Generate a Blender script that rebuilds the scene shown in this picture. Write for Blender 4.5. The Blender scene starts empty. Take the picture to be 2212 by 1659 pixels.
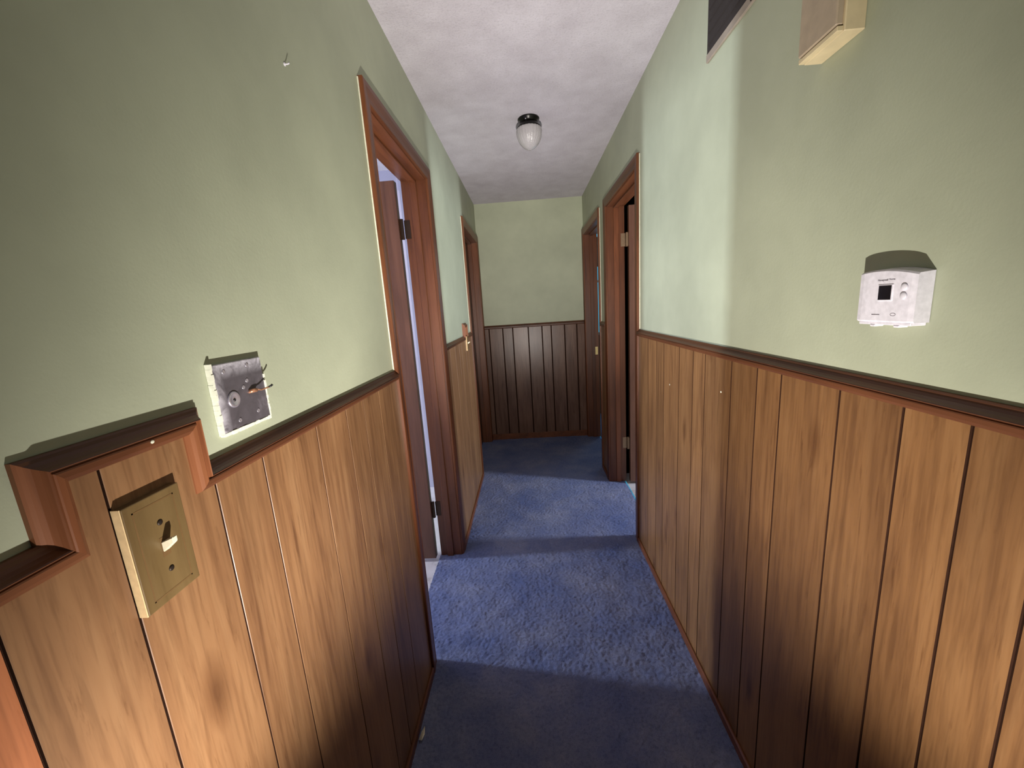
import bpy, bmesh, math, random
import numpy as np
from mathutils import Vector, Matrix

random.seed(4)
rng = np.random.default_rng(4)
SC = bpy.context.scene
COL = SC.collection
R = math.radians

# ------------------------------------------------------------------ camera
A = 0.4603      # left wall at x = -A
B = 0.5899      # right wall at x = +B
END = 4.077     # end wall
H = 2.408       # ceiling
CAM_H, F_PX = 1.4023, 846.85
pitch, yaw, roll = R(11.0571), R(2.8212), R(-3.7469)
fw = Vector((-math.sin(yaw), math.cos(yaw), 0)); rg = Vector((math.cos(yaw), math.sin(yaw), 0)); up = Vector((0, 0, 1))
f2 = fw * math.cos(pitch) - up * math.sin(pitch)
u2 = up * math.cos(pitch) + fw * math.sin(pitch)
r3 = rg * math.cos(roll) + u2 * math.sin(roll)
u3 = u2 * math.cos(roll) - rg * math.sin(roll)
cam_data = bpy.data.cameras.new('camera')
cam = bpy.data.objects.new('camera', cam_data); COL.objects.link(cam)
m = Matrix((r3, u3, -f2)).transposed().to_4x4(); m.translation = (0, 0, CAM_H)
cam.matrix_world = m
cam_data.sensor_fit = 'HORIZONTAL'; cam_data.sensor_width = 36.0
cam_data.lens = 36.0 * F_PX / 2212.0
cam_data.clip_start = 0.01
SC.camera = cam

# ------------------------------------------------------------------ world, exposure, lights
SC.view_settings.view_transform = 'Standard'
SC.view_settings.look = 'None'
SC.view_settings.gamma = 1.0
SC.view_settings.use_curve_mapping = False
SC.view_settings.exposure = 0.0
w = bpy.data.worlds.new('world'); SC.world = w; w.use_nodes = True
w.node_tree.nodes['Background'].inputs[0].default_value = (0.05, 0.50, 0.80, 1)
w.node_tree.nodes['Background'].inputs[1].default_value = 1.15


def light(name, kind, loc, target, energy, color, **kw):
    d = bpy.data.lights.new(name, kind); d.energy = energy; d.color = color
    for k, v in kw.items(): setattr(d, k, v)
    o = bpy.data.objects.new(name, d); COL.objects.link(o); o.location = loc
    o.rotation_euler = (Vector(target) - Vector(loc)).to_track_quat('-Z', 'Y').to_euler()
    return o

WARM = (1.0, 0.945, 0.88)
COOL = (0.80, 0.88, 1.0)
TORCH = (0.0, 0.12, 0.735)
TORCH_EL = lambda el: (TORCH[0] + 0.02, TORCH[1] + math.cos(R(el)), TORCH[2] + math.sin(R(el)))
# hand torch held at waist height, tilted up the hall: a hot centre inside a wider beam and spill
light('torch_centre', 'SPOT', TORCH, TORCH_EL(18), 150.0, WARM, spot_size=R(46), spot_blend=1.0, shadow_soft_size=0.006)
light('torch_beam', 'SPOT', TORCH, TORCH_EL(36), 95.0, WARM, spot_size=R(66), spot_blend=1.0, shadow_soft_size=0.006)
light('torch_halo', 'SPOT', TORCH, TORCH_EL(28), 62.0, WARM, spot_size=R(104), spot_blend=1.0, shadow_soft_size=0.006)
spill = light('torch_spill', 'SPOT', TORCH, TORCH_EL(30), 42.0, WARM, spot_size=R(112), spot_blend=1.0, shadow_soft_size=0.006)
spill.scale = (9.0, 1.0, 1.0)      # the torch throws a wide flat oval of spill
# daylight through the windows of the side rooms
light('left_room_daylight', 'AREA', (-3.86, 1.85, 1.30), (-0.5, 1.85, 1.10), 120.0, COOL, shape='RECTANGLE', size=0.20, size_y=1.2)
light('right_room_daylight', 'AREA', (3.36, 2.14, 1.30), (0.6, 2.4, 1.10), 95.0, COOL, shape='RECTANGLE', size=0.22, size_y=1.2)
light('room_behind_daylight', 'AREA', (1.5, -1.9, 1.5), (-0.3, 0.6, 1.5), 0.8, COOL, shape='RECTANGLE', size=0.9, size_y=1.2)
light('far_room_daylight', 'AREA', (1.35, 4.86, 1.6), (0.75, 3.4, 1.0), 4.0, (0.6, 0.85, 1.0), shape='RECTANGLE', size=0.36, size_y=1.1)


# ------------------------------------------------------------------ materials
def lin(r, g, b):
    f = lambda c: (c / 255 / 12.92) if c / 255 <= 0.04045 else ((c / 255 + 0.055) / 1.055) ** 2.4
    return (f(r), f(g), f(b), 1)


class NT:
    def __init__(self, name):
        self.m = bpy.data.materials.new(name); self.m.use_nodes = True
        self.t = self.m.node_tree; self.b = self.t.nodes['Principled BSDF']

    def n(self, typ, **kw):
        o = self.t.nodes.new(typ)
        for k, v in kw.items():
            if k.startswith('i_'): o.inputs[k[2:].replace('_', ' ')].default_value = v
            else: setattr(o, k, v)
        return o

    def l(self, a, b): self.t.links.new(a, b)

    def coords(self, scale=(1, 1, 1), rand=0.0):
        tc = self.n('ShaderNodeTexCoord'); mp = self.n('ShaderNodeMapping')
        mp.inputs['Scale'].default_value = scale
        self.l(tc.outputs['Object'], mp.inputs['Vector'])
        if rand:
            oi = self.n('ShaderNodeObjectInfo'); mu = self.n('ShaderNodeVectorMath', operation='MULTIPLY_ADD')
            self.l(oi.outputs['Random'], mu.inputs[0]); mu.inputs[1].default_value = (rand, rand * 1.7, rand * 0.6)
            self.l(tc.outputs['Object'], mu.inputs[2]); self.l(mu.outputs[0], mp.inputs['Vector'])
        return mp.outputs[0]

    def noise(self, vec, scale, detail=3, rough=0.5, dist=0.0):
        o = self.n('ShaderNodeTexNoise'); o.inputs['Scale'].default_value = scale; o.inputs['Detail'].default_value = detail
        o.inputs['Roughness'].default_value = rough; o.inputs['Distortion'].default_value = dist
        self.l(vec, o.inputs['Vector']); return o.outputs['Fac']

    def ramp(self, fac, stops):
        o = self.n('ShaderNodeValToRGB'); e = o.color_ramp.elements
        while len(e) < len(stops): e.new(0.5)
        for el, (p, c) in zip(e, stops): el.position = p; el.color = c
        self.l(fac, o.inputs[0]); return o.outputs[0]

    def mix(self, fac, a, b, mode='MIX'):
        o = self.n('ShaderNodeMix', data_type='RGBA', blend_type=mode)
        for s, v in ((o.inputs[0], fac), (o.inputs[6], a), (o.inputs[7], b)):
            if hasattr(v, 'is_linked'): self.l(v, s)
            else: s.default_value = v
        return o.outputs[2]

    def bump(self, fac, strength=0.2, dist=0.002):
        o = self.n('ShaderNodeBump'); o.inputs['Strength'].default_value = strength; o.inputs['Distance'].default_value = dist
        self.l(fac, o.inputs['Height']); self.l(o.outputs[0], self.b.inputs['Normal'])

    def out(self, col=None, rough=0.5, metal=0.0, spec=0.5):
        if col is not None:
            if hasattr(col, 'is_linked'): self.l(col, self.b.inputs['Base Color'])
            else: self.b.inputs['Base Color'].default_value = col
        self.b.inputs['Roughness'].default_value = rough; self.b.inputs['Metallic'].default_value = metal
        self.b.inputs['Specular IOR Level'].default_value = spec
        return self.m


def paint(name, col, mottled=0.10, bump=0.12, rough=0.55, scale=3.0):
    t = NT(name); v = t.coords()
    n1 = t.noise(v, scale, 4, 0.6)
    lo = tuple(c * (1 - mottled) for c in col[:3]) + (1,); hi = tuple(min(1, c * (1 + mottled)) for c in col[:3]) + (1,)
    c = t.ramp(n1, [(0.3, lo), (0.7, hi)])
    t.bump(t.noise(v, 160, 3, 0.6), bump, 0.002)
    return t.out(c, rough, spec=0.35)


def wood(name, base, dark, light_, rough=0.42, streak=1.0, rand=6.0, knots=True, axis=2, bump=0.08, vary=0.22, spec=0.5):
    """grain runs along the given axis; every board differs by its object's own random value"""
    t = NT(name)
    s = [1.0, 1.0, 1.0]; s[axis] = 0.06
    v = t.coords(tuple(s), rand)
    fine = t.noise(v, 130, 4, 0.6, 0.3)
    mid = t.noise(v, 26, 4, 0.55, 1.2)
    s2 = [1.0, 1.0, 1.0]; s2[axis] = 0.22
    big = t.noise(t.coords(tuple(s2), rand), 9, 3, 0.5, 0.8)
    c = t.ramp(mid, [(0.30, dark), (0.48, base), (0.74, light_)])
    c2 = t.ramp(big, [(0.32, dark), (0.55, base), (0.8, light_)])
    c = t.mix(0.45, c, c2)
    fr = t.ramp(fine, [(0.36, (0.62, 0.58, 0.55, 1)), (0.55, (1, 1, 1, 1))])
    c = t.mix(0.55 * streak, c, fr, 'MULTIPLY')
    fl = t.ramp(t.noise(t.coords(tuple(q if q == 1.0 else 0.10 for q in s), rand + 1.3), 75, 5, 0.7, 0.4), [(0.30, (0.50, 0.42, 0.36, 1)), (0.42, (1, 1, 1, 1))])
    c = t.mix(0.6 * streak, c, fl, 'MULTIPLY')
    if knots:
        s3 = [1.0, 1.0, 1.0]; s3[axis] = 0.36
        vo = t.n('ShaderNodeTexVoronoi'); vo.inputs['Scale'].default_value = 7.5
        t.l(t.coords(tuple(s3), rand), vo.inputs['Vector'])
        kf = t.ramp(vo.outputs['Distance'], [(0.03, (0.30, 0.22, 0.17, 1)), (0.10, (0.62, 0.55, 0.5, 1)), (0.19, (1, 1, 1, 1))])
        c = t.mix(0.75, c, kf, 'MULTIPLY')
    oi = t.n('ShaderNodeObjectInfo'); hv = t.n('ShaderNodeHueSaturation'); mr = t.n('ShaderNodeMapRange')
    mr.inputs['To Min'].default_value = 1 - vary; mr.inputs['To Max'].default_value = 1 + vary
    t.l(oi.outputs['Random'], mr.inputs['Value']); t.l(mr.outputs[0], hv.inputs['Value']); t.l(c, hv.inputs['Color'])
    t.bump(fine, bump, 0.001)
    return t.out(hv.outputs[0], rough, spec=spec)


def plain(name, col, rough=0.5, metal=0.0, bump=0.05, scale=120, spec=0.5):
    t = NT(name); v = t.coords()
    n = t.noise(v, scale, 3)
    lo = tuple(c * 0.9 for c in col[:3]) + (1,); hi = tuple(min(1, c * 1.08) for c in col[:3]) + (1,)
    c = t.ramp(n, [(0.3, lo), (0.7, hi)])
    t.bump(n, bump, 0.001)
    return t.out(c, rough, metal, spec)


M = {}
M['green'] = paint('sage_green_paint', lin(175, 180, 155))
M['lavender'] = paint('pale_blue_paint', lin(178, 175, 196), 0.05)
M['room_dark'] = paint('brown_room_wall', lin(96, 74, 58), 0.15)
M['beige'] = paint('beige_paint', lin(170, 165, 150), 0.05)
t = NT('stippled_ceiling'); v = t.coords()
n1 = t.noise(v, 7, 5, 0.65); n2 = t.noise(v, 120, 4, 0.7)
c = t.ramp(n1, [(0.3, lin(196, 189, 197)), (0.68, lin(212, 206, 214))])
c = t.mix(0.35, c, t.ramp(n2, [(0.34, (0.62, 0.62, 0.62, 1)), (0.5, (1, 1, 1, 1))]), 'MULTIPLY')
t.bump(n2, 0.5, 0.004); M['ceiling'] = t.out(c, 0.9, spec=0.1)

t = NT('blue_carpet'); v = t.coords()
n1 = t.noise(v, 3.2, 5, 0.65); n2 = t.noise(v, 90, 4, 0.7); n3 = t.noise(v, 420, 2, 0.6)
c = t.ramp(n1, [(0.28, lin(92, 108, 160)), (0.5, lin(120, 130, 170)), (0.74, lin(150, 155, 182))])
c = t.mix(0.55, c, t.ramp(n2, [(0.34, (0.50, 0.52, 0.60, 1)), (0.52, (1, 1, 1, 1)), (0.7, (1.0, 1.0, 1.0, 1))]), 'MULTIPLY')
c = t.mix(0.40, c, t.ramp(n3, [(0.36, (0.45, 0.45, 0.5, 1)), (0.52, (1, 1, 1, 1))]), 'MULTIPLY')
t.bump(n3, 0.6, 0.004); M['carpet'] = t.out(c, 0.95, spec=0.05)
t.b.inputs['Sheen Weight'].default_value = 0.15

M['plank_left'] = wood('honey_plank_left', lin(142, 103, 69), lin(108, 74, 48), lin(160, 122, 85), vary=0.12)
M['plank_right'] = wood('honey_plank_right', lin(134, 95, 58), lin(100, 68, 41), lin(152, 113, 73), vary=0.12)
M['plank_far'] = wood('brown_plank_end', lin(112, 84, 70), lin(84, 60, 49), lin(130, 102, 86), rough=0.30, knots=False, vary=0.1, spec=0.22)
M['seam_wood'] = wood('reddish_plank', lin(160, 96, 58), lin(126, 72, 44), lin(176, 112, 74))
M['backing'] = plain('groove_brown', lin(48, 28, 18), 0.9, spec=0.1)
M['rail'] = wood('rail_wood', lin(100, 60, 37), lin(74, 43, 27), lin(116, 73, 47), rough=0.4, knots=False, axis=1, streak=0.5, spec=0.3)
M['rail_v'] = wood('rail_wood_upright', lin(136, 84, 54), lin(108, 62, 38), lin(152, 98, 66), rough=0.4, knots=False, axis=2, streak=0.5, spec=0.3)
M['casing'] = wood('casing_wood', lin(108, 61, 34), lin(78, 43, 24), lin(126, 76, 45), rough=0.38, knots=False, axis=2, streak=0.6)
M['casing_h'] = wood('casing_wood_head', lin(108, 61, 34), lin(78, 43, 24), lin(126, 76, 45), rough=0.38, knots=False, axis=1, streak=0.6)
M['door'] = wood('door_veneer', lin(98, 64, 47), lin(78, 49, 35), lin(114, 77, 58), rough=0.4, knots=False, axis=2, streak=0.6)
M['door_edge'] = wood('door_edge', lin(84, 50, 32), lin(60, 34, 22), lin(100, 62, 42), knots=False, axis=2)
M['caulk'] = plain('cream_caulk', lin(222, 220, 196), 0.6)
M['white_plastic'] = plain('white_plastic', lin(232, 228, 236), 0.35, bump=0.01)
M['black_glass'] = plain('black_display', lin(12, 14, 14), 0.12, bump=0.0)
M['grey_print'] = plain('grey_print', lin(120, 114, 120), 0.6)
M['cream_plastic'] = plain('cream_plastic', lin(246, 236, 206), 0.35, bump=0.01)
M['tan_plate'] = wood('tan_switch_plate', lin(120, 97, 60), lin(102, 80, 48), lin(132, 108, 70), rough=0.4, knots=False, streak=0.4)
M['tan_bevel'] = plain('plate_bevel', lin(112, 84, 50), 0.5)
M['tan_side_lit'] = plain('plate_side_lit', lin(236, 206, 156), 0.5)  # pale tone puts the lit near side of the plate into its colour
M['dark_screw'] = plain('dark_screw', lin(46, 32, 20), 0.5, 0.3)
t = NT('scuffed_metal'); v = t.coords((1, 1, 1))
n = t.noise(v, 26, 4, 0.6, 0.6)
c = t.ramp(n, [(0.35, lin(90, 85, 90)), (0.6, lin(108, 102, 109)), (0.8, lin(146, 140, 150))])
sp = t.n('ShaderNodeSeparateXYZ'); t.l(v, sp.inputs[0])       # polished streaks along the top and the near edge, their sheen painted into the colour
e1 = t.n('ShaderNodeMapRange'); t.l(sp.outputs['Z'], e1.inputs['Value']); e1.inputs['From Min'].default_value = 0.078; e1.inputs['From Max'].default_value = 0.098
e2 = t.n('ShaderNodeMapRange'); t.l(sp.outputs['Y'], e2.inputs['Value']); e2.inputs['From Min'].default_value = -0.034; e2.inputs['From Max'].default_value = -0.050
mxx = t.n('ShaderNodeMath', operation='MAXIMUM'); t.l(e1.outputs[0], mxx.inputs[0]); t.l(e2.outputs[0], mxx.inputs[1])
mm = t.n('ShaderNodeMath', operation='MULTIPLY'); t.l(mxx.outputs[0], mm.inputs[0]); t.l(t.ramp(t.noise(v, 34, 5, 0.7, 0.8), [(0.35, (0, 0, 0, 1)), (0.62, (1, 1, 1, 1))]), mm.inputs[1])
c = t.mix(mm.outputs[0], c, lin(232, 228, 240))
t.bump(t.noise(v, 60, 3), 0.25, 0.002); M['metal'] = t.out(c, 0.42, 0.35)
M['metal_bright'] = plain('bright_metal', lin(196, 190, 200), 0.3, 0.7)
M['paint_ridge'] = plain('paint_ridge', lin(240, 240, 222), 0.6, bump=0.4)
M['copper'] = plain('copper_wire', lin(206, 150, 116), 0.35, 0.6)
M['black_rubber'] = plain('wire_insulation', lin(30, 28, 30), 0.5)
M['chime_front'] = plain('taupe_cover', lin(178, 160, 136), 0.55, scale=40)
M['chime_base'] = plain('yellowed_plastic', lin(218, 200, 160), 0.5, scale=30)
M['vent_dark'] = plain('dark_vent', lin(34, 25, 22), 0.7)
M['vent_trim'] = plain('taupe_trim', lin(150, 138, 124), 0.6, scale=30)
M['black_metal'] = plain('black_bronze', lin(22, 20, 18), 0.28, 0.6)
M['brass'] = plain('dull_brass', lin(104, 78, 52), 0.35, 0.8)
M['bright_brass'] = plain('bright_strike', lin(240, 216, 150), 0.35, 0.3)
M['hinge_dark'] = plain('dark_hinge', lin(62, 46, 34), 0.4, 0.6)
M['hinge_pale'] = plain('pale_hinge', lin(150, 126, 100), 0.4, 0.5)
t = NT('white_vinyl'); v = t.coords()
n = t.noise(v, 9, 5, 0.7)
M['vinyl'] = t.out(t.ramp(n, [(0.25, lin(160, 150, 145)), (0.42, lin(212, 206, 208)), (0.7, lin(226, 222, 224))]), 0.4)
t = NT('prismatic_globe')
v = t.coords(); wv = t.n('ShaderNodeTexNoise'); wv.inputs['Scale'].default_value = 130
t.l(v, wv.inputs['Vector']); t.bump(wv.outputs['Fac'], 0.6, 0.004)
t.out(lin(205, 200, 202), 0.22, spec=0.6); t.b.inputs['Transmission Weight'].default_value = 0.35; t.b.inputs['IOR'].default_value = 1.45
t.b.inputs['Subsurface Weight'].default_value = 0.0
M['globe'] = t.m
t = NT('window_glass')
tr = t.n('ShaderNodeBsdfTransparent'); gl = t.n('ShaderNodeBsdfGlossy'); gl.inputs['Roughness'].default_value = 0.05
mx = t.n('ShaderNodeMixShader'); mx.inputs[0].default_value = 0.06
t.l(tr.outputs[0], mx.inputs[1]); t.l(gl.outputs[0], mx.inputs[2]); t.l(mx.outputs[0], t.t.nodes['Material Output'].inputs[0])
M['glass'] = t.m
t = NT('grey_valance'); v = t.coords()
M['cloth'] = t.out(t.ramp(t.noise(v, 40, 4), [(0.3, lin(96, 92, 104)), (0.7, lin(130, 126, 138))]), 0.9, spec=0.1)
M['window_frame'] = plain('window_frame_paint', lin(190, 190, 186), 0.5)
M['scrap'] = plain('paper_scrap', lin(226, 220, 200), 0.8)


# ------------------------------------------------------------------ builders
def wloc(o):
    p = Vector((0, 0, 0))
    while o is not None: p = p + Vector(o.location); o = o.parent
    return p


def link(name, me, mat, parent=None, origin=None):
    """link a mesh given in world coordinates; its origin is the parent's, or the given point"""
    o = bpy.data.objects.new(name, me); COL.objects.link(o)
    if parent is not None: o.parent = parent
    base = wloc(parent) if parent is not None else Vector((0, 0, 0))
    if origin is not None:
        o.location = Vector(origin) - base; base = Vector(origin)
    if base.length: me.transform(Matrix.Translation(-base))
    if mat is not None: me.materials.append(mat)
    return o


def bmdone(bm, name, mat, parent=None, smooth=False, origin=None):
    bmesh.ops.recalc_face_normals(bm, faces=bm.faces)
    me = bpy.data.meshes.new(name); bm.to_mesh(me); bm.free()
    if smooth: me.polygons.foreach_set('use_smooth', [True] * len(me.polygons))
    return link(name, me, mat, parent, origin)


def add_box(bm, lo, hi, bevel=0.0, seg=1):
    lo = Vector(lo); hi = Vector(hi)
    r = bmesh.ops.create_cube(bm, size=1.0)
    vs = r['verts']
    for v_ in vs: v_.co = Vector(((lo[i] + hi[i]) / 2 + v_.co[i] * (hi[i] - lo[i]) for i in range(3)))
    if bevel:
        es = list({e for v_ in vs for e in v_.link_edges})
        bmesh.ops.bevel(bm, geom=es, offset=bevel, segments=seg, affect='EDGES', profile=0.5)


def box(name, lo, hi, mat, parent=None, bevel=0.0, seg=1, origin=None, smooth=False):
    bm = bmesh.new(); add_box(bm, lo, hi, bevel, seg)
    return bmdone(bm, name, mat, parent, smooth, origin)


def boxes(name, lst, mat, parent=None, bevel=0.0, origin=None):
    bm = bmesh.new()
    for lo, hi in lst: add_box(bm, lo, hi, bevel)
    return bmdone(bm, name, mat, parent, False, origin)


def prism(bm, poly, axis, a, b):
    """extrude polygon (list of 2D) along axis from a to b"""
    def P(p, q):
        if axis == 0: return (q, p[0], p[1])
        if axis == 1: return (p[0], q, p[1])
        return (p[0], p[1], q)
    n = len(poly)
    v0 = [bm.verts.new(P(p, a)) for p in poly]; v1 = [bm.verts.new(P(p, b)) for p in poly]
    bm.faces.new(v0); bm.faces.new(v1[::-1])
    for i in range(n): bm.faces.new((v0[i], v0[(i + 1) % n], v1[(i + 1) % n], v1[i]))


def lathe(name, prof, center, mat, parent, seg=40, axis='z', smooth=True, ribs=0.0, nr=0):
    bm = bmesh.new(); rings = []
    for r_, h_ in prof:
        ring = []
        for k in range(seg):
            a = 2 * math.pi * k / seg
            rr = r_ * (1 + (ribs * math.cos(nr * a) if nr else 0))
            x, y = rr * math.cos(a), rr * math.sin(a)
            co = {'z': (x, y, h_), 'x': (h_, x, y), 'y': (x, h_, y)}[axis]
            ring.append(bm.verts.new(Vector(center) + Vector(co)))
        rings.append(ring)
    for i in range(len(rings) - 1):
        for k in range(seg):
            bm.faces.new((rings[i][k], rings[i][(k + 1) % seg], rings[i + 1][(k + 1) % seg], rings[i + 1][k]))
    bm.faces.new(rings[0]); bm.faces.new(rings[-1])
    return bmdone(bm, name, mat, parent, smooth)


def tube(bm, pts, r, seg=8):
    pts = [Vector(p) for p in pts]; rings = []
    for i, p in enumerate(pts):
        d = (pts[min(i + 1, len(pts) - 1)] - pts[max(i - 1, 0)]).normalized()
        u = d.orthogonal().normalized(); w_ = d.cross(u)
        rings.append([bm.verts.new(p + (u * math.cos(2 * math.pi * k / seg) + w_ * math.sin(2 * math.pi * k / seg)) * r) for k in range(seg)])
    for i in range(len(rings) - 1):
        # align ring starts
        a, b = rings[i], rings[i + 1]
        off = min(range(seg), key=lambda q: (a[0].co - b[q].co).length)
        b[:] = b[off:] + b[:off]
        for k in range(seg): bm.faces.new((a[k], a[(k + 1) % seg], b[(k + 1) % seg], b[k]))
    bm.faces.new(rings[0]); bm.faces.new(rings[-1])


def empty(name, loc):
    o = bpy.data.objects.new(name, None); COL.objects.link(o); o.location = loc; o.empty_display_size = 0.05
    return o


def thing(name, loc, label, cat, group=None):
    o = empty(name, loc); o['label'] = label; o['category'] = cat
    if group: o['group'] = group
    return o


def tag(o, label, cat, group=None):
    o['label'] = label; o['category'] = cat
    if group: o['group'] = group
    return o


def struct(o, label, cat='structure'):
    o['kind'] = 'structure'; o['label'] = label; o['category'] = cat
    return o


T = 0.12          # wall thickness
CZ = 2.10         # top of door casings
CW = 0.057        # casing width
DOORS = {'left_near': (1.290, 2.112), 'left_far': (3.120, 4.062), 'right_near': (2.110, 2.985), 'right_far': (3.185, 4.070)}
OPEN_TOP = CZ - CW + 0.005 + 0.018


def rough(k):
    y0, y1 = DOORS[k]; return y0 + CW - 0.005 + 0.0 - 0.018 + 0.010, y1 - CW + 0.005 + 0.018 - 0.010


# ------------------------------------------------------------------ the setting: walls, ceiling, floors
def long_wall(name, x0, x1, holes, label):
    ys = [-0.35]; lst = []
    cur = -0.35
    for a, b in holes:
        lst.append(((x0, cur, -0.02), (x1, a, H))); lst.append(((x0, a, OPEN_TOP), (x1, b, H))); cur = b
    lst.append(((x0, cur, -0.02), (x1, END + 0.12, H)))
    return struct(boxes(name, lst, M['green']), label, 'wall')

wall_left = long_wall('wall_left', -A - T, -A, [rough('left_near'), rough('left_far')], 'sage green left hall wall above honey brown wood panelling')
wall_right = long_wall('wall_right', B, B + T, [rough('right_near'), rough('right_far')], 'sage green right hall wall carrying the thermostat')
wall_far = struct(box('wall_far', (-A - 0.02, END, -0.02), (B + 0.02, END + 0.12, H), M['green']), 'sage green end wall of the hall over dark panelling', 'wall')
ceiling = struct(box('ceiling', (-A - T, -0.35, H), (B + T, END + 0.12, H + 0.08), M['ceiling']), 'pale grey stippled hall ceiling', 'ceiling')

# carpet with real pile relief
CX0, CX1, CY0, CY1 = -A - T - 0.005, B + T - 0.012, -0.35, END + 0.02
STEP = 0.0055
nx = int((CX1 - CX0) / STEP) + 1; ny = int((CY1 - CY0) / STEP) + 1
gx, gy = np.meshgrid(np.linspace(CX0, CX1, nx), np.linspace(CY0, CY1, ny))


def smooth_noise(cells):
    a = rng.random((int((CY1 - CY0) * cells) + 3, int((CX1 - CX0) * cells) + 3))
    fy = (gy - CY0) * cells; fx = (gx - CX0) * cells
    iy = fy.astype(int); ix = fx.astype(int); ty = fy - iy; tx = fx - ix
    ty = ty * ty * (3 - 2 * ty); tx = tx * tx * (3 - 2 * tx)
    return (a[iy, ix] * (1 - tx) + a[iy, ix + 1] * tx) * (1 - ty) + (a[iy + 1, ix] * (1 - tx) + a[iy + 1, ix + 1] * tx) * ty

gz = 0.0048 * (rng.random(gx.shape) - 0.5) + 0.0016 * (smooth_noise(60) - 0.5) + 0.004 * (smooth_noise(16) - 0.5)
jx = gx + STEP * 0.5 * (rng.random(gx.shape) - 0.5); jy = gy + STEP * 0.5 * (rng.random(gx.shape) - 0.5)
co = np.stack([jx, jy, gz], -1).reshape(-1, 3)
idx = np.arange(nx * ny).reshape(ny, nx)
quads = np.stack([idx[:-1, :-1], idx[:-1, 1:], idx[1:, 1:], idx[1:, :-1]], -1).reshape(-1, 4)
me = bpy.data.meshes.new('floor')
me.vertices.add(len(co)); me.vertices.foreach_set('co', co.astype(np.float32).ravel())
me.loops.add(quads.size); me.loops.foreach_set('vertex_index', quads.astype(np.int32).ravel())
me.polygons.add(len(quads)); me.polygons.foreach_set('loop_start', np.arange(0, quads.size, 4, dtype=np.int32))
me.update(calc_edges=True)
floor = struct(link('floor', me, M['carpet']), 'worn blue cut pile hall carpet', 'floor')


def room(side, x0, x1, y0, y1, wallmat, floormat, label, skip, wins=()):
    """a plain shell for a room seen only through its doorway; skip = the side shared with the hall"""
    q = 0.05; lst = []
    if skip != 'x0': lst.append(((x0 - q, y0 - q, -0.02), (x0, y1 + q, H)))
    if skip != 'x1': lst.append(((x1, y0 - q, -0.02), (x1 + q, y1 + q, H)))
    if skip != 'y0': lst.append(((x0, y0 - q, -0.02), (x1, y0, H)))
    if skip != 'y1':
        if wins:
            a, b, c_, d_ = wins
            lst += [((x0, y1, -0.02), (a, y1 + q, H)), ((b, y1, -0.02), (x1, y1 + q, H)), ((a, y1, -0.02), (b, y1 + q, c_)), ((a, y1, d_), (b, y1 + q, H))]
        else: lst.append(((x0, y1, -0.02), (x1, y1 + q, H)))
    struct(boxes('wall_' + side, lst, wallmat), 'walls of the ' + label, 'wall')
    struct(box('floor_' + side, (x0, y0, -0.06), (x1, y1, -0.008), floormat), 'floor of the ' + label, 'floor')
    struct(box('ceiling_' + side, (x0, y0, H), (x1, y1, H + 0.05), M['ceiling']), 'ceiling of the ' + label, 'ceiling')

room('left_room', -3.95, -A - T, 0.85, 2.98, M['lavender'], M['vinyl'], 'pale blue room behind the left doorway', 'x1')
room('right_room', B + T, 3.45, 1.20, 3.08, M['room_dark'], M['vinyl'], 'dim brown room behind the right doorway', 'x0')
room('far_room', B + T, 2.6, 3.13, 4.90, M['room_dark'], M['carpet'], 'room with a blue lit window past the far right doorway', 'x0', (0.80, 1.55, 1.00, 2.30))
room('room_behind', -2.0, 2.0, -3.2, -0.35, M['beige'], M['carpet'], 'room at the near end of the hall', 'y1')

# baseboards
def baseboard(name, x0, x1, y0, y1, label):
    return struct(box(name, (x0, y0, -0.004), (x1, y1, 0.032), M['casing_h'], bevel=0.004), label, 'baseboard')

bl = DOORS
baseboard('baseboard_left', -A + 0.004, -A + 0.016, -0.3, bl['left_near'][0], 'low brown shoe moulding along the near left wall')
baseboard('baseboard_left', -A + 0.004, -A + 0.016, bl['left_near'][1], bl['left_far'][0], 'low brown shoe moulding between the two left doorways')
baseboard('baseboard_right', B - 0.016, B - 0.004, -0.3, bl['right_near'][0], 'low brown shoe moulding along the near right wall')
baseboard('baseboard_right', B - 0.016, B - 0.004, bl['right_near'][1], bl['right_far'][0], 'low brown shoe moulding between the two right doorways')
struct(box('baseboard_far', (-A + 0.015, END - 0.018, -0.004), (B - 0.015, END - 0.006, 0.062), M['casing_h'], bevel=0.004), 'dark brown baseboard under the end wall panelling', 'baseboard')

# ------------------------------------------------------------------ panelling: every plank its own part of its wall
PT = 0.0065


def plank_x(wall, xw, sgn, y0, y1, z0, z1, mat, rise=None):
    """plank on a side wall; sgn=+1: hall lies toward +x. bevelled long edges make the V groove; rise = (ya, yb, z) lets part of it run up higher"""
    g, c_ = 0.0010, 0.0014
    ce = 0.0007 if sgn > 0 else c_
    y0 += g; y1 -= g
    xb, xf = xw + sgn * 0.0015, xw + sgn * PT
    bm = bmesh.new()

    def piece(a_, b_, za, zb):
        prism(bm, [(xb, a_), (xf - sgn * ce, a_), (xf, a_ + ce), (xf, b_ - c_), (xf - sgn * c_, b_), (xb, b_)], 2, za, zb)
    piece(y0, y1, z0, z1)
    if rise: piece(max(rise[0], y0), min(rise[1], y1), z1, rise[2])
    o = bmdone(bm, 'plank', mat, wall, origin=(xw, (y0 + y1) / 2, z0))
    o.data.materials.append(M['backing'])
    for p in o.data.polygons:      # stained dark inside the groove; on the left wall the near arris keeps plank colour, painted as a lit edge
        n_ = p.normal.y
        if n_ > 0.3 or n_ < -0.95 or (sgn < 0 and n_ < -0.3): p.material_index = 1
    return o


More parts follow.
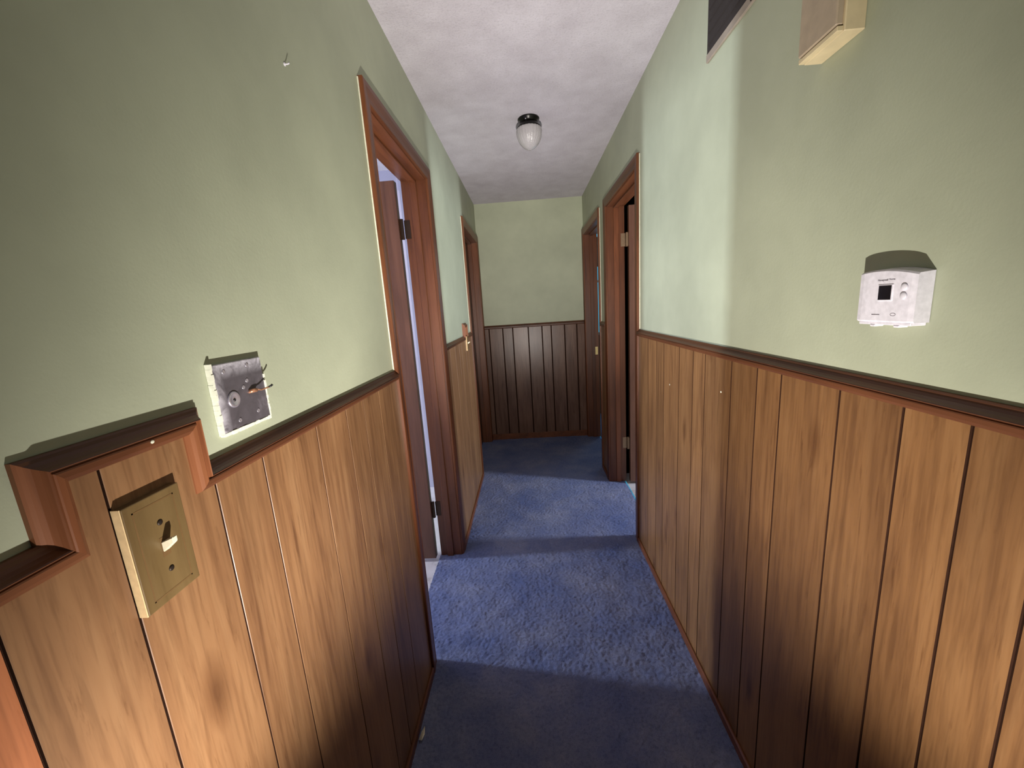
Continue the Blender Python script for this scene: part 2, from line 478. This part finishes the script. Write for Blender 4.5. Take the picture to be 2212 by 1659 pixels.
def panel_run(wall, xw, sgn, edges, z1, mat, special=()):
    box('groove_backing', (min(xw, xw + sgn * 0.0024), edges[0], 0.0), (max(xw, xw + sgn * 0.0024), edges[-1], z1), M['backing'], wall)
    for i in range(len(edges) - 1):
        plank_x(wall, xw, sgn, edges[i], edges[i + 1], 0.0, z1, M['seam_wood'] if i in special else mat)

RAIL_L, RAIL_R, RAIL_E = 1.2172, 1.2445, 1.228
left_edges = [-0.32, -0.20, -0.04, 0.095, 0.264, 0.367, 0.502, 0.603, 0.772, 0.909, 1.010, 1.122, DOORS['left_near'][0] + 0.004]
zt = 1.20
# near left: the planks around the light switch rise under the stepped rail
def left_planks():
    box('groove_backing', (-A, left_edges[0], 0), (-A + 0.0024, left_edges[-1], zt), M['backing'], wall_left)
    box('groove_backing', (-A, 0.325, zt), (-A + 0.0024, 0.487, 1.28), M['backing'], wall_left)
    for i in range(len(left_edges) - 1):
        y0, y1 = left_edges[i], left_edges[i + 1]
        mat = M['seam_wood'] if i == 3 else M['plank_left']
        plank_x(wall_left, -A, 1, y0, y1, 0.0, zt, mat, rise=(0.324, 0.486, 1.28) if i in (4, 5) else None)
left_planks()
mid = [DOORS['left_near'][1] - 0.004, 2.232, 2.401, 2.537, 2.639, 2.808, 2.945, DOORS['left_far'][0] + 0.004]
panel_run(wall_left, -A, 1, mid, zt, M['plank_left'])
right_edges = [-0.32, -0.18, -0.053, 0.122, 0.219, 0.347, 0.437, 0.523, 0.620, 0.748, 0.922, 1.019, 1.147, 1.318, 1.415, 1.544, 1.719, 1.816, 1.944, DOORS['right_near'][0] + 0.004]
panel_run(wall_right, B, -1, right_edges, zt + 0.02, M['plank_right'])
panel_run(wall_right, B, -1, [DOORS['right_near'][1] - 0.004, 3.08, DOORS['right_far'][0] + 0.004], zt + 0.02, M['plank_right'])
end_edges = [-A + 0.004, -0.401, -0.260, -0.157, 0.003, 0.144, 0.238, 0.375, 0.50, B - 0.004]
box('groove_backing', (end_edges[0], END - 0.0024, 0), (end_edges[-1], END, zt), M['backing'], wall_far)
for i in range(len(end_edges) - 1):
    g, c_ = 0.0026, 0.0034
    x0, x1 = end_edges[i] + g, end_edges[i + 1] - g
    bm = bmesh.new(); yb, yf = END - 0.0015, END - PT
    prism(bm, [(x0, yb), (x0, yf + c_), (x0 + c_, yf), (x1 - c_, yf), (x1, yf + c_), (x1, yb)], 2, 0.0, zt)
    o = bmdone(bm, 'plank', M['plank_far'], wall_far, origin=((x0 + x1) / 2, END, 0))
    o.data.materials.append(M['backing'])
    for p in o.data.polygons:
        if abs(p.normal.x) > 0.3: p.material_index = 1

# ------------------------------------------------------------------ chair rail with cove, bead and lip; mitred pieces
PROF = [(0.0, 0.0), (0.0, 0.0050), (0.0020, 0.0066), (0.0050, 0.0080), (0.0082, 0.0106), (0.0110, 0.0145), (0.0130, 0.0186), (0.0141, 0.0198), (0.0152, 0.0192),
        (0.0157, 0.0150), (0.0175, 0.0150), (0.0181, 0.0166), (0.0196, 0.0173), (0.0255, 0.0166), (0.0297, 0.0142), (0.0320, 0.0085), (0.0320, 0.0)]


def rail(parent, path, put, mats, scale=1.0):
    """path: 2D points in the wall plane (outer edge, panel on the right hand side); put(u, v, d) -> world"""
    n = len(path); P = [Vector(p) for p in path]
    def right(i):
        d = (P[i + 1] - P[i]).normalized(); return Vector((d.y, -d.x))
    offs = []
    for i in range(n):
        if i == 0: offs.append(right(0))
        elif i == n - 1: offs.append(right(n - 2))
        else:
            a, b = right(i - 1), right(i); offs.append((a + b) / (1 + a.dot(b)))
    for i in range(n - 1):
        bm = bmesh.new(); rings = []
        for k in (i, i + 1):
            rings.append([bm.verts.new(put(*(P[k] + offs[k] * (q * scale)), d * scale)) for q, d in PROF])
        m_ = len(PROF)
        for j in range(m_): bm.faces.new((rings[0][j], rings[0][(j + 1) % m_], rings[1][(j + 1) % m_], rings[1][j]))
        bm.faces.new(rings[0]); bm.faces.new(rings[1][::-1])
        me_ = bmdone(bm, 'rail_piece', mats(P[i], P[i + 1]), parent)

putL = lambda u, v, d: (-A + d, u, v)
putR = lambda u, v, d: (B - d, -u, v)
putE = lambda u, v, d: (u, END - d, v)
vert = lambda a, b: M['rail_v'] if abs(a.x - b.x) < abs(a.y - b.y) else M['rail']
t1 = struct(empty('trim_1', (-A, 0.5, RAIL_L)), 'dark wood chair rail stepping up around the light switch', 'chair rail')
rail(t1, [(-0.30, RAIL_L), (0.304, RAIL_L), (0.304, 1.2967), (0.5006, 1.2967), (0.5006, RAIL_L), (DOORS['left_near'][0], RAIL_L)], putL, vert)
t2 = struct(empty('trim_2', (-A, 2.5, RAIL_L)), 'wood chair rail between the left doorways, rising at a far switch', 'chair rail')
rail(t2, [(DOORS['left_near'][1], RAIL_L + 0.006), (2.76, RAIL_L + 0.006), (2.76, 1.312), (2.905, 1.312), (2.905, RAIL_L + 0.012), (DOORS['left_far'][0], RAIL_L + 0.012)], putL, vert)
t3 = struct(empty('trim_3', (B, 1.0, RAIL_R)), 'brown wood chair rail along the near right wall', 'chair rail')
rail(t3, [(-DOORS['right_near'][0], RAIL_R), (0.30, RAIL_R)], putR, vert, 1.1)
t4 = struct(empty('trim_4', (B, 3.08, RAIL_R)), 'short chair rail between the two right doorways', 'chair rail')
rail(t4, [(-DOORS['right_far'][0], RAIL_R), (-DOORS['right_near'][1], RAIL_R)], putR, vert, 1.1)
t5 = struct(empty('trim_5', (0, END, RAIL_E)), 'dark chair rail across the end wall', 'chair rail')
rail(t5, [(-A + 0.016, RAIL_E), (B - 0.016, RAIL_E)], putE, lambda a, b: M['door_edge'], 1.1)

# ------------------------------------------------------------------ doorways
CASP = [(0.0, 0.0), (0.0, 0.0150), (0.003, 0.0165), (0.016, 0.0165), (0.024, 0.0150), (0.036, 0.0125), (0.046, 0.0115), (0.050, 0.0125), (0.0545, 0.0115), (CW, 0.0080), (CW, 0.0)]


def doorway(name, key, xw, sgn, label, caulk=True):
    """sgn = +1 when the hall lies toward +x of this wall"""
    y0, y1 = DOORS[key]
    d = struct(empty(name, (xw, (y0 + y1) / 2, 0)), label, 'door')
    # casing: two legs and a head, mitred
    path = [(y0, 0.0), (y0, CZ), (y1, CZ), (y1, 0.0)]
    P = [Vector(p) for p in path]
    dirs = [Vector((0, 1)), Vector((1, 0)), Vector((0, -1))]
    rt = [Vector((q.y, -q.x)) for q in dirs]
    offs = [rt[0], rt[0] + rt[1], rt[1] + rt[2], rt[2]]
    for i in range(3):
        bm = bmesh.new(); rings = []
        for k in (i, i + 1):
            rings.append([bm.verts.new((xw + sgn * dd, *(P[k] + offs[k] * q))) for q, dd in CASP])
        n_ = len(CASP)
        for j in range(n_): bm.faces.new((rings[0][j], rings[0][(j + 1) % n_], rings[1][(j + 1) % n_], rings[1][j]))
        bm.faces.new(rings[0]); bm.faces.new(rings[1][::-1])
        bmdone(bm, 'casing', M['casing_h'] if i == 1 else M['casing'], d)
    # jambs
    ya, yb = y0 + CW + 0.005, y1 - CW - 0.005      # clear opening
    zt_ = CZ - CW - 0.005
    xa, xb = sorted((xw + sgn * 0.0005, xw - sgn * (T + 0.001)))
    box('jamb', (xa, ya - 0.018, 0), (xb, ya, zt_ + 0.018), M['casing'], d, bevel=0.001)
    box('jamb', (xa, yb, 0), (xb, yb + 0.018, zt_ + 0.018), M['casing'], d, bevel=0.001)
    box('jamb', (xa, ya, zt_), (xb, yb, zt_ + 0.018), M['casing_h'], d, bevel=0.001)
    # stops
    sx0, sx1 = sorted((xw - sgn * 0.045, xw - sgn * (T - 0.040)))
    box('door_stop', (sx0, ya, 0), (sx1, ya + 0.011, zt_), M['casing'], d, bevel=0.002)
    box('door_stop', (sx0, yb - 0.011, 0), (sx1, yb, zt_), M['casing'], d, bevel=0.002)
    box('door_stop', (sx0, ya, zt_ - 0.011), (sx1, yb, zt_), M['casing_h'], d, bevel=0.002)
    if caulk:
        c1, c2 = sorted((xw + sgn * 0.0002, xw + sgn * 0.0036))
        bm = bmesh.new(); add_box(bm, (c1, y0 - 0.0028, 0.85 if key == 'left_near' else 0.02), (c2, y0 + 0.0002, CZ - 0.004))
        o = bmdone(bm, 'caulk_line', M['caulk'], d); o['label'] = 'cream caulk and paint line along the near casing edge'
    return d, ya, yb, zt_


def hinge(parent, x, y, z, mat, sgn):
    h = 0.088
    b_ = boxes('hinge', [((min(x, x + sgn * 0.030), y - 0.0015, z - h / 2), (max(x, x + sgn * 0.030), y + 0.0005, z + h / 2)),
                         ((min(x - sgn * 0.02, x), y - 0.024, z - h / 2), (max(x - sgn * 0.02, x), y - 0.022, z + h / 2))], mat, parent)
    bm = bmesh.new()
    tube(bm, [(x - sgn * 0.009, y - 0.012, z - h / 2 - 0.004), (x - sgn * 0.009, y - 0.012, z), (x - sgn * 0.009, y - 0.012, z + h / 2 + 0.004)], 0.0085, 10)
    bmdone(bm, 'knuckle', mat, b_, True)


def open_slab(d, xr, sgn, yb, mat, hmat, width, gap, yoff=0.012, hz=(0.30, 1.815)):
    """door leaf opened square into the room, hung on the far jamb; xr = room face of the wall"""
    x0 = xr - sgn * gap; x1 = x0 - sgn * width
    y1 = yb - yoff; y0 = y1 - 0.036
    s = box('door_leaf', (min(x0, x1), y0, 0.014), (max(x0, x1), y1, 2.032), mat, d, bevel=0.0012)
    e1, e2 = sorted((x0 + sgn * 0.0004, x0 - sgn * 0.0008))
    o = box('leaf_edge', (e1, y0 + 0.001, 0.016), (e2, y1 - 0.001, 2.030), M['door_edge'], s); o['label'] = 'dark hinge edge of the door leaf'
    for z in hz: hinge(d, xr - sgn * gap * 0.25, yb - 0.001, z, hmat, sgn)
    # lock set near the free edge
    xk = x1 + sgn * 0.06
    k = lathe('door_knob', [(0.026, 0), (0.026, 0.004), (0.011, 0.008), (0.011, 0.028), (0.024, 0.036), (0.027, 0.046), (0.022, 0.056), (0.008, 0.060)][::1], (xk, y1, 0.95), M['brass'], s, 24, 'y')
    k2 = lathe('door_knob', [(0.026, 0), (0.026, -0.004), (0.011, -0.008), (0.011, -0.028), (0.024, -0.036), (0.027, -0.046), (0.022, -0.056), (0.008, -0.060)], (xk, y0, 0.95), M['brass'], s, 24, 'y')
    return s


d1, ya, yb, zt1 = doorway('door_1', 'left_near', -A, 1, 'left doorway nearest the camera with its brown door swung into the pale blue room')
open_slab(d1, -A - T, 1, yb, M['door'], M['hinge_dark'], yb - ya - 0.006, 0.020)
d2, ya2, yb2, zt2 = doorway('door_2', 'left_far', -A, 1, 'dark brown doorway at the far left beside the end wall')
xs = -A - T + 0.001
leaf2 = box('door_leaf', (xs, ya2 + 0.003, 0.014), (xs + 0.035, yb2 - 0.003, zt2 - 0.003), M['door'], d2, bevel=0.0012)
lathe('door_knob', [(0.026, 0), (0.026, 0.004), (0.011, 0.008), (0.011, 0.028), (0.024, 0.036), (0.027, 0.046), (0.022, 0.056), (0.008, 0.060)], (xs + 0.035, ya2 + 0.07, 0.95), M['brass'], leaf2, 24, 'x')
d3, ya3, yb3, zt3 = doorway('door_3', 'right_near', B, -1, 'right doorway nearest the camera with a brown door swung into a dark room')
open_slab(d3, B + T, -1, yb3, M['door'], M['hinge_pale'], yb3 - ya3 - 0.006, 0.020, hz=(0.32, 1.815))
d4, ya4, yb4, zt4 = doorway('door_4', 'right_far', B, -1, 'far right doorway by the end wall with a blue window beyond')
o = boxes('strike_plate', [((B + 0.082, yb4 - 0.0018, 0.875), (B + 0.108, yb4 + 0.0002, 0.955))], M['bright_brass'], d4); o['label'] = 'small bright strike plate'
# its leaf stands open against the near side of the far room
lf = box('door_leaf', (B + T + 0.02, ya4 + 0.012, 0.014), (B + T + 0.02 + 0.76, ya4 + 0.048, 2.032), M['door'], d4, bevel=0.0012)

# far room window: frame, glass, valance on a rod
w1 = struct(empty('window_1', (1.175, 4.90, 1.00)), 'blue lit window in the room past the far right doorway', 'window')
fx0, fx1, fz0, fz1 = 0.80, 1.55, 1.00, 2.30
for lo, hi in (((fx0, 4.895, fz0), (fx0 + 0.02, 4.945, fz1)), ((fx1 - 0.02, 4.895, fz0), (fx1, 4.945, fz1)), ((fx0 + 0.02, 4.895, fz0), (fx1 - 0.02, 4.945, fz0 + 0.03)),
               ((fx0 + 0.02, 4.895, fz1 - 0.03), (fx1 - 0.02, 4.945, fz1)), ((fx0 + 0.02, 4.905, 1.63), (fx1 - 0.02, 4.935, 1.655))):
    box('window_frame', lo, hi, M['window_frame'], w1)
box('pane', (fx0 + 0.02, 4.918, 1.03), (fx1 - 0.02, 4.922, 1.63), M['glass'], w1)
box('pane', (fx0 + 0.02, 4.918, 1.655), (fx1 - 0.02, 4.922, fz1 - 0.03), M['glass'], w1)
bm = bmesh.new(); tube(bm, [(0.75, 4.865, 2.225), (1.15, 4.865, 2.225), (1.60, 4.865, 2.225)], 0.009, 10)
curt = thing('window_curtain', (1.175, 4.865, 1.815), 'grey valance on a thin dark rod across the far blue window', 'curtain')
rod = bmdone(bm, 'curtain_rod', M['black_metal'], curt, True)
for xx in (0.76, 1.59):
    box('rod_bracket', (xx - 0.008, 4.862, 2.217), (xx + 0.008, 4.899, 2.233), M['black_metal'], rod)
bm = bmesh.new(); top = []; bot = []
N = 60
for i in range(N + 1):
    x = 0.79 + 0.77 * i / N; yv = 4.855 + 0.010 * math.sin(i * 1.3)
    top.append(bm.verts.new((x, yv, 2.145))); bot.append(bm.verts.new((x, yv - 0.004 * math.cos(i), 1.815 + 0.01 * math.sin(i * 0.7))))
for i in range(N): bm.faces.new((top[i], top[i + 1], bot[i + 1], bot[i]))
bmesh.ops.solidify(bm, geom=list(bm.faces), thickness=0.002)
val = bmdone(bm, 'valance', M['cloth'], curt, True)
for i in range(6):
    x = 0.82 + 0.142 * i
    bm = bmesh.new(); tube(bm, [(x, 4.862, 2.14), (x, 4.855, 2.19), (x, 4.865, 2.237)], 0.004, 6); bmdone(bm, 'hanging_loop', M['cloth'], val)

# ------------------------------------------------------------------ things on the left wall
# metal cover plate with paint ridges and a stub of wire
Y0, Y1, Z0, Z1 = 0.535, 0.640, 1.246, 1.348
jb = thing('junction_box_cover', (-A, (Y0 + Y1) / 2, Z0), 'bare scuffed metal cover plate with copper wire stub on the left green wall', 'cover plate')
XF = -A + 0.0075
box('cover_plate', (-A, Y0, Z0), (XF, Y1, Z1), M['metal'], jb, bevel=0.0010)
bm = bmesh.new()
def ridge(p0, p1, w_, n_=14):
    p0 = Vector(p0); p1 = Vector(p1); dd = (p1 - p0); nn = Vector((-dd.y, dd.x)).normalized()
    prev = None
    for i in range(n_):
        a = p0 + dd * (i / n_); b = p0 + dd * ((i + 1) / n_ + 0.01)
        wv = w_ * random.uniform(0.75, 1.2); lo = Vector((min(a.x, b.x) - (wv / 2 if abs(dd.x) < abs(dd.y) else 0), min(a.y, b.y) - (wv / 2 if abs(dd.x) > abs(dd.y) else 0)))
        hi = Vector((max(a.x, b.x) + (wv / 2 if abs(dd.x) < abs(dd.y) else 0), max(a.y, b.y) + (wv / 2 if abs(dd.x) > abs(dd.y) else 0)))
        add_box(bm, (-A + 0.0005, lo.x, lo.y), (XF + random.uniform(0.0002, 0.0016), hi.x, hi.y))
ridge((Y0 - 0.001, Z0 - 0.002), (Y0 - 0.001, Z1 + 0.001), 0.0034)
ridge((Y0, Z0 - 0.002), (Y1, Z0 - 0.002), 0.0050)
ridge((Y1 + 0.0005, Z0), (Y1 + 0.0005, Z1 - 0.03), 0.0030)
o = bmdone(bm, 'paint_ridge', M['paint_ridge'], jb); o['label'] = 'broken cream paint ridge around the plate'
lathe('boss', [(0.0125, 0), (0.0122, 0.0020), (0.0100, 0.0032), (0.0070, 0.0012), (0.0030, 0.0010)], (XF - 0.0004, 0.565, 1.292), M['metal_bright'], jb, 28, 'x')
o = lathe('boss_hole', [(0.0022, 0), (0.0022, 0.0016)], (XF, 0.5655, 1.291), M['black_rubber'], jb, 12, 'x'); o['label'] = 'dark hole'
for yy, zz in ((0.556, 1.336), (0.606, 1.339), (0.570, 1.258), (0.613, 1.262), (0.590, 1.306), (0.6, 1.315)):
    lathe('dimple', [(0.0036, 0), (0.0030, 0.0011), (0.0016, 0.0004), (0.0006, 0.0003)], (XF - 0.0002, yy, zz), M['metal_bright'], jb, 14, 'x')
bm = bmesh.new(); tube(bm, [(XF, 0.604, 1.297), (XF + 0.004, 0.607, 1.2965), (XF + 0.005, 0.613, 1.297), (XF + 0.008, 0.618, 1.2955), (XF + 0.011, 0.626, 1.2965), (XF + 0.013, 0.632, 1.2975)], 0.0013, 8)
wr = bmdone(bm, 'wire', M['copper'], jb, True); wr['label'] = 'bent copper wire stub'
bm = bmesh.new(); tube(bm, [(XF + 0.0125, 0.631, 1.2973), (XF + 0.0145, 0.634, 1.2985), (XF + 0.016, 0.636, 1.3005)], 0.0017, 8); bmdone(bm, 'wire_tip', M['black_rubber'], wr, True)
bm = bmesh.new(); tube(bm, [(XF - 0.0005, 0.600, 1.297), (XF + 0.003, 0.604, 1.297), (XF + 0.0035, 0.612, 1.2965)], 0.0034, 10); bmdone(bm, 'wire_nut', M['copper'], jb, True)


def light_switch(yc, zc, hw, hh, label, near=True):
    s = thing('light_switch', (-A + PT, yc, zc - hh), label, 'light switch')
    xb, xf = -A + PT - 0.0005, -A + PT + 0.010
    bm = bmesh.new()
    for (y0, z0, y1, z1, xa, xc) in (((yc - hw, zc - hh, yc + hw, zc + hh, xb, xf)),): add_box(bm, (xa, y0, z0), (xc, y1, z1), 0.0012, 2)
    bmdone(bm, 'wall_plate', M['tan_plate'], s)
    if near:
        o = box('plate_edge', (xb, yc - hw - 0.0009, zc - hh), (xf - 0.001, yc - hw + 0.0002, zc + hh), M['tan_side_lit'], s); o['label'] = 'near side edge of the plate, coloured paler as if lit'
        # inset bevel line
        bm = bmesh.new(); q = 0.0095; lw = 0.0016
        y0, y1, z0, z1 = yc - hw + q, yc + hw - q, zc - hh + q, zc + hh - q
        for lo, hi in (((y0, z0), (y0 + lw, z1)), ((y1 - lw, z0), (y1, z1)), ((y0, z0), (y1, z0 + lw)), ((y0, z1 - lw), (y1, z1))):
            add_box(bm, (xf - 0.0006, lo[0], lo[1]), (xf + 0.0002, hi[0], hi[1]))
        bmdone(bm, 'bevel_line', M['tan_bevel'], s)
        for zz in (zc + 0.030, zc - 0.030):
            sc = lathe('screw', [(0.0034, 0), (0.0034, 0.0008), (0.0022, 0.0014)], (xf - 0.0002, yc + 0.002, zz), M['dark_screw'], s, 14, 'x')
            box('screw_slot', (xf + 0.0010, yc + 0.0016, zz - 0.0024), (xf + 0.0014, yc + 0.0024, zz + 0.0024), M['black_rubber'], sc)
        box('toggle_slot', (xf - 0.0005, yc - 0.0035, zc - 0.012), (xf + 0.0003, yc + 0.0065, zc + 0.012), M['tan_bevel'], s)
    bm = bmesh.new(); yt = yc + 0.0015
    # tapered lever tilted upward
    for f_ in (1,):
        v0 = [bm.verts.new((xf, yt + a * 0.0042, zc + b * 0.0065)) for a, b in ((-1, -1), (1, -1), (1, 1), (-1, 1))]
        v1 = [bm.verts.new((xf + 0.0145, yt + a * 0.0030, zc + 0.0085 + b * 0.0036)) for a, b in ((-1, -1), (1, -1), (1, 1), (-1, 1))]
        bm.faces.new(v0[::-1]); bm.faces.new(v1)
        for i in range(4): bm.faces.new((v0[i], v0[(i + 1) % 4], v1[(i + 1) % 4], v1[i]))
    bmesh.ops.bevel(bm, geom=list(bm.edges), offset=0.0008, segments=2, affect='EDGES')
    o = bmdone(bm, 'toggle', M['cream_plastic'], s); o['label'] = 'cream toggle lever'
    return s

light_switch(0.4025, 1.1515, 0.0350, 0.0655, 'tan wood look light switch with cream toggle, below the stepped rail on the left')
light_switch(2.862, 1.165, 0.030, 0.052, 'small dark light switch with a bright toggle at the far end of the left wall', near=True)

# nail hook high on the left wall
Pn = (-A, 0.884, 1.912)
hk = thing('wall_hook', Pn, 'tiny white screw hook high on the left green wall', 'hook')
lathe('hook_base', [(0.0035, 0), (0.0035, 0.0015), (0.0015, 0.002)], Pn, M['white_plastic'], hk, 12, 'x')
bm = bmesh.new(); tube(bm, [(-A, Pn[1], Pn[2]), (-A + 0.006, Pn[1] + 0.0005, Pn[2]), (-A + 0.009, Pn[1] + 0.001, Pn[2] + 0.001), (-A + 0.009, Pn[1] + 0.002, Pn[2] + 0.0035)], 0.0014, 7)
bmdone(bm, 'hook_wire', M['white_plastic'], hk, True)

# ------------------------------------------------------------------ things on the right wall
th = thing('thermostat', (B, 0.655, 1.34), 'white thermostat with small black display on the right green wall', 'thermostat')
bm = bmesh.new()
sec = []
for k in range(13):
    y = 0.605 + (0.705 - 0.605) * k / 12
    e = abs((k - 6) / 6) ** 6
    zt0 = 1.4225 - 0.0055 * ((k - 6) / 6) ** 2 + 0.006 * (k / 12 - 0.5)
    xf_ = B - 0.0262 + 0.0022 * e
    sec.append([bm.verts.new(p) for p in ((B - 0.001, y, 1.341), (xf_ + 0.002, y, 1.341), (xf_, y, 1.3435), (xf_, y, zt0 - 0.0025), (xf_ + 0.002, y, zt0), (B - 0.001, y, zt0 + 0.002))])
for k in range(12):
    a, b = sec[k], sec[k + 1]
    for j in range(6): bm.faces.new((a[j], a[(j + 1) % 6], b[(j + 1) % 6], b[j]))
bm.faces.new(sec[0]); bm.faces.new(sec[-1][::-1])
bmdone(bm, 'thermostat_body', M['white_plastic'], th)
xt = B - 0.0262
box('wall_mount', (B - 0.0235, 0.609, 1.3365), (B - 0.0005, 0.701, 1.3415), M['white_plastic'], th, bevel=0.001)
for yy in (0.631, 0.673): box('release_tab', (B - 0.0245, yy - 0.005, 1.3335), (B - 0.010, yy + 0.005, 1.3372), M['white_plastic'], th, bevel=0.001)
dsp = box('display_frame', (xt - 0.0012, 0.6400, 1.3742), (xt + 0.001, 0.6668, 1.4000), M['white_plastic'], th, bevel=0.0008)
o = box('display', (xt - 0.0016, 0.6425, 1.3762), (xt, 0.6645, 1.3980), M['black_glass'], th); o['label'] = 'black display'
for zz in (1.3945, 1.3815):
    lathe('button', [(0.0054, 0), (0.0054, -0.0012), (0.0044, -0.0020), (0.0012, -0.0024)], (xt + 0.0002, 0.6225, zz), M['white_plastic'], th, 22, 'x')


def lettering(txt, y_left, z, size, parent, mat, weight=0.0):
    """real text on the right wall, reading toward the camera side"""
    cu = bpy.data.curves.new('lettering', 'FONT'); cu.body = txt; cu.size = size; cu.extrude = 0.00015; cu.offset = weight; cu.resolution_u = 2
    tmp = bpy.data.objects.new('tmp', cu); COL.objects.link(tmp)
    dg = bpy.context.evaluated_depsgraph_get(); me_ = bpy.data.meshes.new_from_object(tmp.evaluated_get(dg))
    bpy.data.objects.remove(tmp)
    wdt = max(v_.co.x for v_ in me_.vertices)
    me_.name = 'lettering'
    me_.transform(Matrix(((0, 0, -1, xt - 0.0002), (-1, 0, 0, y_left), (0, 1, 0, z), (0, 0, 0, 1))))
    link('lettering', me_, mat, parent)
    return wdt
wd = lettering('Honeywell', 0.6690, 1.4052, 0.0042, th, M['grey_print'], 0.00006)
lettering('Home', 0.6690 - wd - 0.0014, 1.4058, 0.0042, th, M['grey_print'])
box('mode_mark', (xt - 0.0002, 0.6600, 1.3522), (xt + 0.0004, 0.6745, 1.3536), M['grey_print'], th)
bm = bmesh.new(); tube(bm, [(xt, 0.6365 + 0.0045 * math.cos(a * 0.5236), 1.3535 + 0.0022 * math.sin(a * 0.5236)) for a in range(13)], 0.0004, 6); bmdone(bm, 'oval_mark', M['grey_print'], th)

# door chime box near the ceiling
ch = thing('door_chime', (B, 0.826, 1.820), 'yellowed plastic door chime box high on the right wall', 'door chime')
box('chime_base', (B - 0.034, 0.778, 1.820), (B, 0.877, 2.020), M['chime_base'], ch, bevel=0.0015)
box('chime_cover', (B - 0.046, 0.782, 1.8315), (B - 0.0335, 0.8765, 2.020), M['chime_front'], ch, bevel=0.002)
box('chime_lip', (B - 0.044, 0.781, 1.8215), (B - 0.0335, 0.877, 1.8300), M['chime_base'], ch, bevel=0.001)

# dark wall vent cut off by the frame
vt = thing('wall_vent', (B, 1.20, 2.090), 'dark brown wall vent with a taupe lower edge, high on the right wall', 'vent')
box('vent_panel', (B - 0.006, 0.985, 2.108), (B, 1.372, 2.395), M['vent_dark'], vt, bevel=0.001)
for k in range(9):
    z = 2.125 + k * 0.030
    bm = bmesh.new(); prism(bm, [(B - 0.0055, z), (B - 0.0085, z + 0.004), (B - 0.0085, z + 0.006), (B - 0.0055, z + 0.014)], 1, 0.995, 1.360); bmdone(bm, 'vent_slat', M['vent_dark'], vt)
o = box('vent_sill', (B - 0.0075, 0.980, 2.086), (B, 1.374, 2.108), M['vent_trim'], vt, bevel=0.0015); o['label'] = 'taupe lower edge strip'
lathe('screw', [(0.004, 0), (0.004, -0.0010), (0.002, -0.0016)], (B - 0.0074, 1.13, 2.094), M['dark_screw'], vt, 12, 'x')

# ------------------------------------------------------------------ ceiling lamp
LX, LY = 0.067, 2.39
lp = thing('ceiling_lamp', (LX, LY, H), 'unlit jelly jar ceiling lamp with black canopy above the hall', 'lamp')
lathe('canopy', [(0.058, 0), (0.060, -0.004), (0.059, -0.008), (0.050, -0.014), (0.050, -0.022), (0.046, -0.028), (0.030, -0.030)], (LX, LY, H), M['black_metal'], lp, 40)
lathe('globe_collar', [(0.047, -0.020), (0.052, -0.024), (0.058, -0.034), (0.066, -0.046), (0.069, -0.052), (0.066, -0.0525), (0.055, -0.036)], (LX, LY, H), M['black_metal'], lp, 40)
prof = [(0.048, -0.030)]
for k in range(0, 19):
    a = k / 18
    z = -0.036 - 0.123 * a
    r_ = 0.0705 * (1 - max(0, (a - 0.22) / 0.78) ** 2.1) ** 0.62 if a > 0.22 else 0.058 + 0.0125 * math.sin(a / 0.22 * math.pi / 2)
    prof.append((max(r_, 0.006), z))
lathe('globe', prof, (LX, LY, H), M['globe'], lp, 96, ribs=0.012, nr=24)
for k in range(3):
    a = 2 * math.pi * k / 3 - 1.9
    lathe('thumb_screw', [(0.004, 0), (0.004, -0.004), (0.002, -0.005)], (LX + 0.051 * math.cos(a), LY + 0.051 * math.sin(a), H - 0.016), M['metal_bright'], lp, 10)

# ------------------------------------------------------------------ scrap of paper by the left baseboard
bm = bmesh.new()
pts = [(-0.440, 1.040), (-0.428, 1.036), (-0.424, 1.058), (-0.429, 1.082), (-0.437, 1.066)]
tp = [bm.verts.new((x, y, 0.0085 + 0.003 * (i % 2))) for i, (x, y) in enumerate(pts)]
bm.faces.new(tp); bmesh.ops.solidify(bm, geom=list(bm.faces), thickness=0.0012)
sc_ = bmdone(bm, 'paper_scrap', M['scrap'], None, origin=(-0.432, 1.058, 0.008)); tag(sc_, 'small cream scrap lying on dark carpet by the left wall', 'scrap')

# pale nail heads on the panelling and the rail
for y, z in ((1.645, 1.04), (1.205, 1.105)):
    lathe('nail_head', [(0.0034, 0), (0.0030, -0.0010), (0.0010, -0.0013)], (B - PT, y, z), M['caulk'], wall_right, 10, 'x')
lathe('nail_head', [(0.0024, 0), (0.0020, 0.0010), (0.0008, 0.0013)], (-A + 0.0172, 0.4185, 1.276), M['caulk'], t1, 10, 'x')
